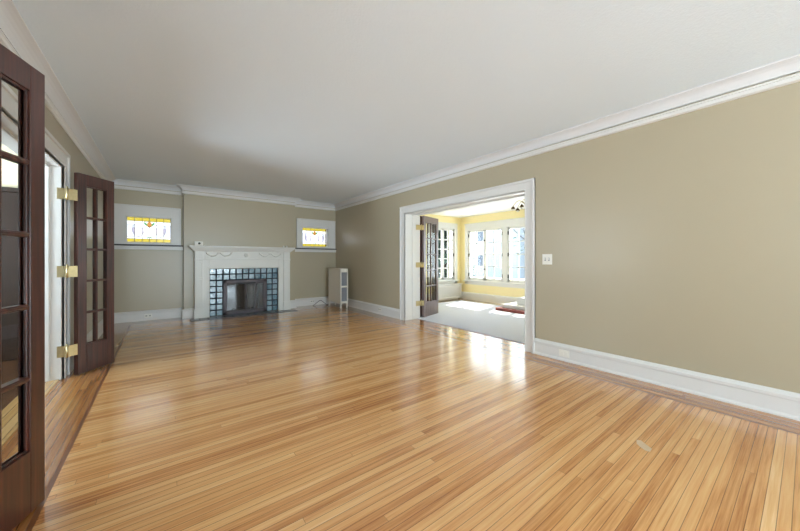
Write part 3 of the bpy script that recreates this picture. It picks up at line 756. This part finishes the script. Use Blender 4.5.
for xx in (x0 + .022, x1 - .022):
    for yy in (y0 + .022, y1 - .022):
        MB().prism([(xx - .02, yy - .02, zb + .005), (xx + .02, yy - .02, zb + .005), (xx + .02, yy + .02, zb + .005), (xx - .02, yy + .02, zb + .005)], (0, 0, -.03)).prism([(xx - .014, yy - .014, zb - .02), (xx + .014, yy - .014, zb - .02), (xx + .014, yy + .014, zb - .02), (xx - .014, yy + .014, zb - .02)], (0, 0, -(zb - .02))).build('leg', M['radiator'], t, bevel=.002)
b = MB()
for k in range(5): b.tube([(x0 + .05 + k * .026, -.3, .3), (x0 + .05 + k * .026, .3, .3)], .009, 6)
b.box(x0 + .02, x1 - .02, -.3, .3, .2, .85); b.build('core', M['mesh'], t)
b = MB()
pts = []
for k in range(25):
    u = k / 24; pts.append((3.02 + .36 * u + .02 * sin(u * 6), 7.58 - .10 * u, .008 + .115 * sin(pi * min(1, u * 1.05)) ** 1.3))
b.tube(pts, .006, 6)
tag(b.build('power_cord', M['cord']), 'thin black cord looping from the floor to the radiator cover', 'cord')

# ------------------------------------------------------------------ outlets and switch
def outlet(name, label, cat, loc, rz, w, h, kind, group=None):
    """plate in local XZ facing -Y"""
    t = empty(name, loc, rz); tag(t, label, cat, group)
    MB().box(-w / 2, w / 2, -.006, 0, -h / 2, h / 2).build('cover_plate', M['plate'], t, bevel=.002)
    if kind == 'duplex':
        for s_ in (-1, 1):
            b = MB(); b.box(s_ * w * .23 - .016, s_ * w * .23 + .016, -.0085, -.004, -.018, .018); so_ = b.build('socket', M['plate'], t, bevel=.002)
            b = MB()
            for q in (-.007, .007): b.box(s_ * w * .23 + q - .0045, s_ * w * .23 + q + .0045, -.0095, -.007, -.010, .012)
            b.build('slots', M['slot'], so_)
    elif kind == 'switch':
        for s_ in (-1, 1):
            b = MB(); b.box(s_ * .023 - .005, s_ * .023 + .005, -.016, -.004, -.004, .012); b.build('toggle', M['plate'], t, bevel=.002)
            b = MB(); b.box(s_ * .023 - .008, s_ * .023 + .008, -.0075, -.005, -.018, .018); b.build('toggle_plate', M['mesh'], t)
    elif kind == 'blank':
        b = MB(); b.box(-w * .36, -w * .04, -.009, -.004, -h * .32, h * .32); b.box(w * .04, w * .36, -.009, -.004, -h * .32, h * .32); b.build('socket', M['plate'], t, bevel=.002)
    return t
XF = XR - .02
outlet('light_switch', 'white double light switch plate beside the dining room opening', 'switch', (XR, 1.908, 1.17), -pi / 2, .118, .125, 'switch')
outlet('wall_outlet', 'white outlet plate on the right baseboard near the dining room opening', 'outlet', (XF, 1.70, .088), -pi / 2, .115, .078, 'blank', 'baseboard outlets')
outlet('wall_outlet', 'white outlet plate on the baseboard between radiator cover and dining room opening', 'outlet', (XF, 5.52, .105), -pi / 2, .11, .07, 'duplex', 'baseboard outlets')
outlet('wall_outlet', 'white double outlet on the baseboard below the left stained glass window', 'outlet', (-.222, YA - .02, .088), 0, .115, .075, 'duplex', 'baseboard outlets')
outlet('wall_outlet', 'white outlet plate on the baseboard below the right stained glass window', 'outlet', (3.03, YA - .02, .10), 0, .10, .065, 'duplex', 'baseboard outlets')

# worn mark on the floor
b = MB()
b.prism([(2.4395, 0.6737, 0.0004), (2.4559, 0.6542, 0.0004), (2.4184, 0.6084, 0.0004), (2.3998, 0.5838, 0.0004), (2.3528, 0.5821, 0.0004), (2.3469, 0.6052, 0.0004), (2.3659, 0.6354, 0.0004), (2.3931, 0.6609, 0.0004)], (0, 0, .0008))
tag(b.build('floor_scuff', M['mark']), 'small pale scraped patch in the floor finish near the right wall', 'floor mark')

# ------------------------------------------------------------------ dining room things
tag(MB().box(3.985, 6.72, DY0 + .15, 5.98, .0005, .012).build('carpet', M['rug'], bevel=.003), 'large pale grey carpet on the dining room floor', 'carpet')
t = empty('radiator_cover', (6.48, DY1, 0))
tag(t, 'low white radiator cover under the dining room side window', 'radiator cover')
b = MB(); w = .5; dp = .13
b.box(-w - .02, w + .02, -dp - .02, -.03, .44, .465); b.box(-w, -w + .06, -dp, -.03, .045, .44); b.box(w - .06, w, -dp, -.03, .045, .44); b.box(-w, w, -dp, -dp + .02, .045, .10); b.box(-w, w, -dp, -dp + .02, .39, .44)
b.box(-w, w, -.045, -.03, .0, .44); b.box(-w, -w + .06, -dp, -.03, 0, .05); b.box(w - .06, w, -dp, -.03, 0, .05)
b.build('cabinet', M['white'], t, bevel=.003)
b = MB()
for k in range(34): x = -w + .06 + (2 * w - .12) * (k + .5) / 34; b.box(x - .009, x + .009, -dp + .004, -dp + .012, .10, .39)
for k in range(7): z = .10 + .29 * (k + .5) / 7; b.box(-w + .06, w - .06, -dp + .01, -dp + .018, z - .006, z + .006)
b.build('grille', M['white'], t)
t = empty('stepped_plinth', (6.45, 3.3, 0))
tag(t, 'low white stepped plinth on a red brown base by the dining room wall', 'plinth')
MB().box(-.42, .45, -.9, 1.02, .012, .075).build('base_slab', M['brick'], t, bevel=.004)
b = MB(); b.box(-.30, .45, -.9, .92, .075, .15); b.box(-.32, .45, -.9, .94, .138, .155); b.build('step', M['white'], t, bevel=.004)
b = MB(); b.box(-.14, .45, -.9, .66, .155, .30); b.box(-.16, .45, -.9, .68, .29, .315); b.build('block', M['white'], t, bevel=.004)
# chandelier
cx, cy = 5.5, 3.25
t = empty('chandelier', (cx, cy, DH))
tag(t, 'small brass chandelier with curved arms on the dining room ceiling', 'chandelier')
MB().lathe([(.001, 0), (.06, -.002), (.055, -.02), (.02, -.035), (.001, -.036)]).build('canopy', M['brass'], t)
MB().lathe([(.006, -.03), (.006, -.10), (.02, -.12), (.012, -.15), (.03, -.18), (.035, -.21), (.015, -.25), (.008, -.27), (.018, -.29), (.002, -.32)]).build('stem', M['brass'], t)
for k in range(6):
    a = k * pi / 3 + 2.3
    pts = []
    for j in range(13):
        u = j / 12; r = .02 + .22 * u; z = -.20 + .09 * sin(u * pi) - .02 * u
        pts.append((r * cos(a), r * sin(a), z))
    ar = MB().tube(pts, .007, 8, .005).build('arm', M['brass'], t)
    e = pts[-1]
    MB().lathe([(.004, .0), (.012, -.01), (.032, -.03), (.040, -.06), (.036, -.06), (.006, -.012)], e, 14).build('cup', M['bronze'], ar)
    MB().lathe([(.004, -.02), (.02, -.035), (.026, -.055), (.018, -.08), (.003, -.09)], e, 12).build('bulb', M['plate'], ar)

# ------------------------------------------------------------------ outside the windows
struct(MB().poly([(-30, -40, -.6), (70, -40, -.6), (70, 60, -.6), (-30, 60, -.6)]).build('ground', M['ground'], recalc=False))
def evergreen(x, y, h, r, label, n=6000, m='leaf', z0=-.6, cat='tree', bare=False):
    t = empty('tree', (x, y, z0)); tag(t, label, cat, 'trees outside the dining room')
    b = MB(); b.tube([(0, 0, 0), (.05, 0, h * .5), (0, .05, h * .96)], .13, 8, .02)
    if bare:
        for k in range(46):
            z = h * (.25 + .7 * random.random()); a = random.random() * 2 * pi; L = r * (1.15 - z / h) * (.6 + .6 * random.random())
            p = [(0, 0, z), (L * .5 * cos(a), L * .5 * sin(a), z + L * .35), (L * cos(a + .2), L * sin(a + .2), z + L * .8)]
            b.tube(p, .035, 5, .008)
            for q in range(3):
                a2 = a + random.uniform(-1, 1); s_ = p[1 + (q % 2)]
                b.tube([s_, (s_[0] + L * .4 * cos(a2), s_[1] + L * .4 * sin(a2), s_[2] + L * .35)], .012, 4, .004)
    b.build('trunk', M['bark'], t)
    b = MB()
    for k in range(n):
        u = random.random() ** .8; z = h * (.08 + .9 * u) if not bare else h * (.35 + .65 * random.random())
        rr = r * ((1 - u) * .95 + .05) * (.45 + .55 * random.random()) if not bare else r * random.random() * .8
        a = random.random() * 2 * pi; c = Vector((rr * cos(a), rr * sin(a), z - rr * .25))
        q = Vector((cos(a) + random.uniform(-.5, .5), sin(a) + random.uniform(-.5, .5), random.uniform(-.7, .2))).normalized()
        s_ = q.cross(Vector((random.uniform(-1, 1), random.uniform(-1, 1), 1))).normalized()
        L, w = random.uniform(.14, .30), random.uniform(.03, .08)
        b.poly([c - s_ * w, c + q * L * .5 - s_ * w * .8, c + q * L, c + q * L * .5 + s_ * w * .8, c + s_ * w])
    b.build('foliage', M[m], t, recalc=False)
evergreen(9.1, 8.9, 4.6, 1.5, 'dark evergreen seen through the dining room side window')
evergreen(12.4, 12.0, 5.5, 1.6, 'second evergreen behind the first, outside the dining room side window', 5000)
evergreen(15, 14.6, 6.5, 2.2, 'bare branched tree outside the left pair of casement windows', 500, 'leaf2', bare=True)
evergreen(18.0, 9.8, 7.0, 2.4, 'bare branched tree outside the right pair of casement windows', 500, 'leaf2', bare=True)
def house(x, y, w, l, h, label):
    t = empty('house', (x, y, -.6)); tag(t, label, 'house', 'houses across the street')
    MB().box(0, w, -l / 2, l / 2, 0, h).build('wall', M['siding'], t)
    MB().prism([(-.3, -l / 2 - .3, h), (w + .3, -l / 2 - .3, h), (w / 2, -l / 2 - .3, h + 2.2)], (0, l + .6, 0)).build('roof', M['roof'], t)
    for j in range(2):
        for k in range(3):
            yy = -l / 2 + l * (k + .5) / 3; zz = .9 + j * 2.6
            f = MB().box(-.05, .02, yy - .55, yy + .55, zz, zz + 1.5).build('window', M['white'], t)
            MB().box(-.07, -.04, yy - .45, yy + .45, zz + .1, zz + 1.4).build('pane', M['shutter'], f)
house(26, 20.5, 8, 9, 5.6, 'grey house seen through the left casement windows')
house(27, 9.5, 8, 9, 5.4, 'grey house seen through the right casement windows')
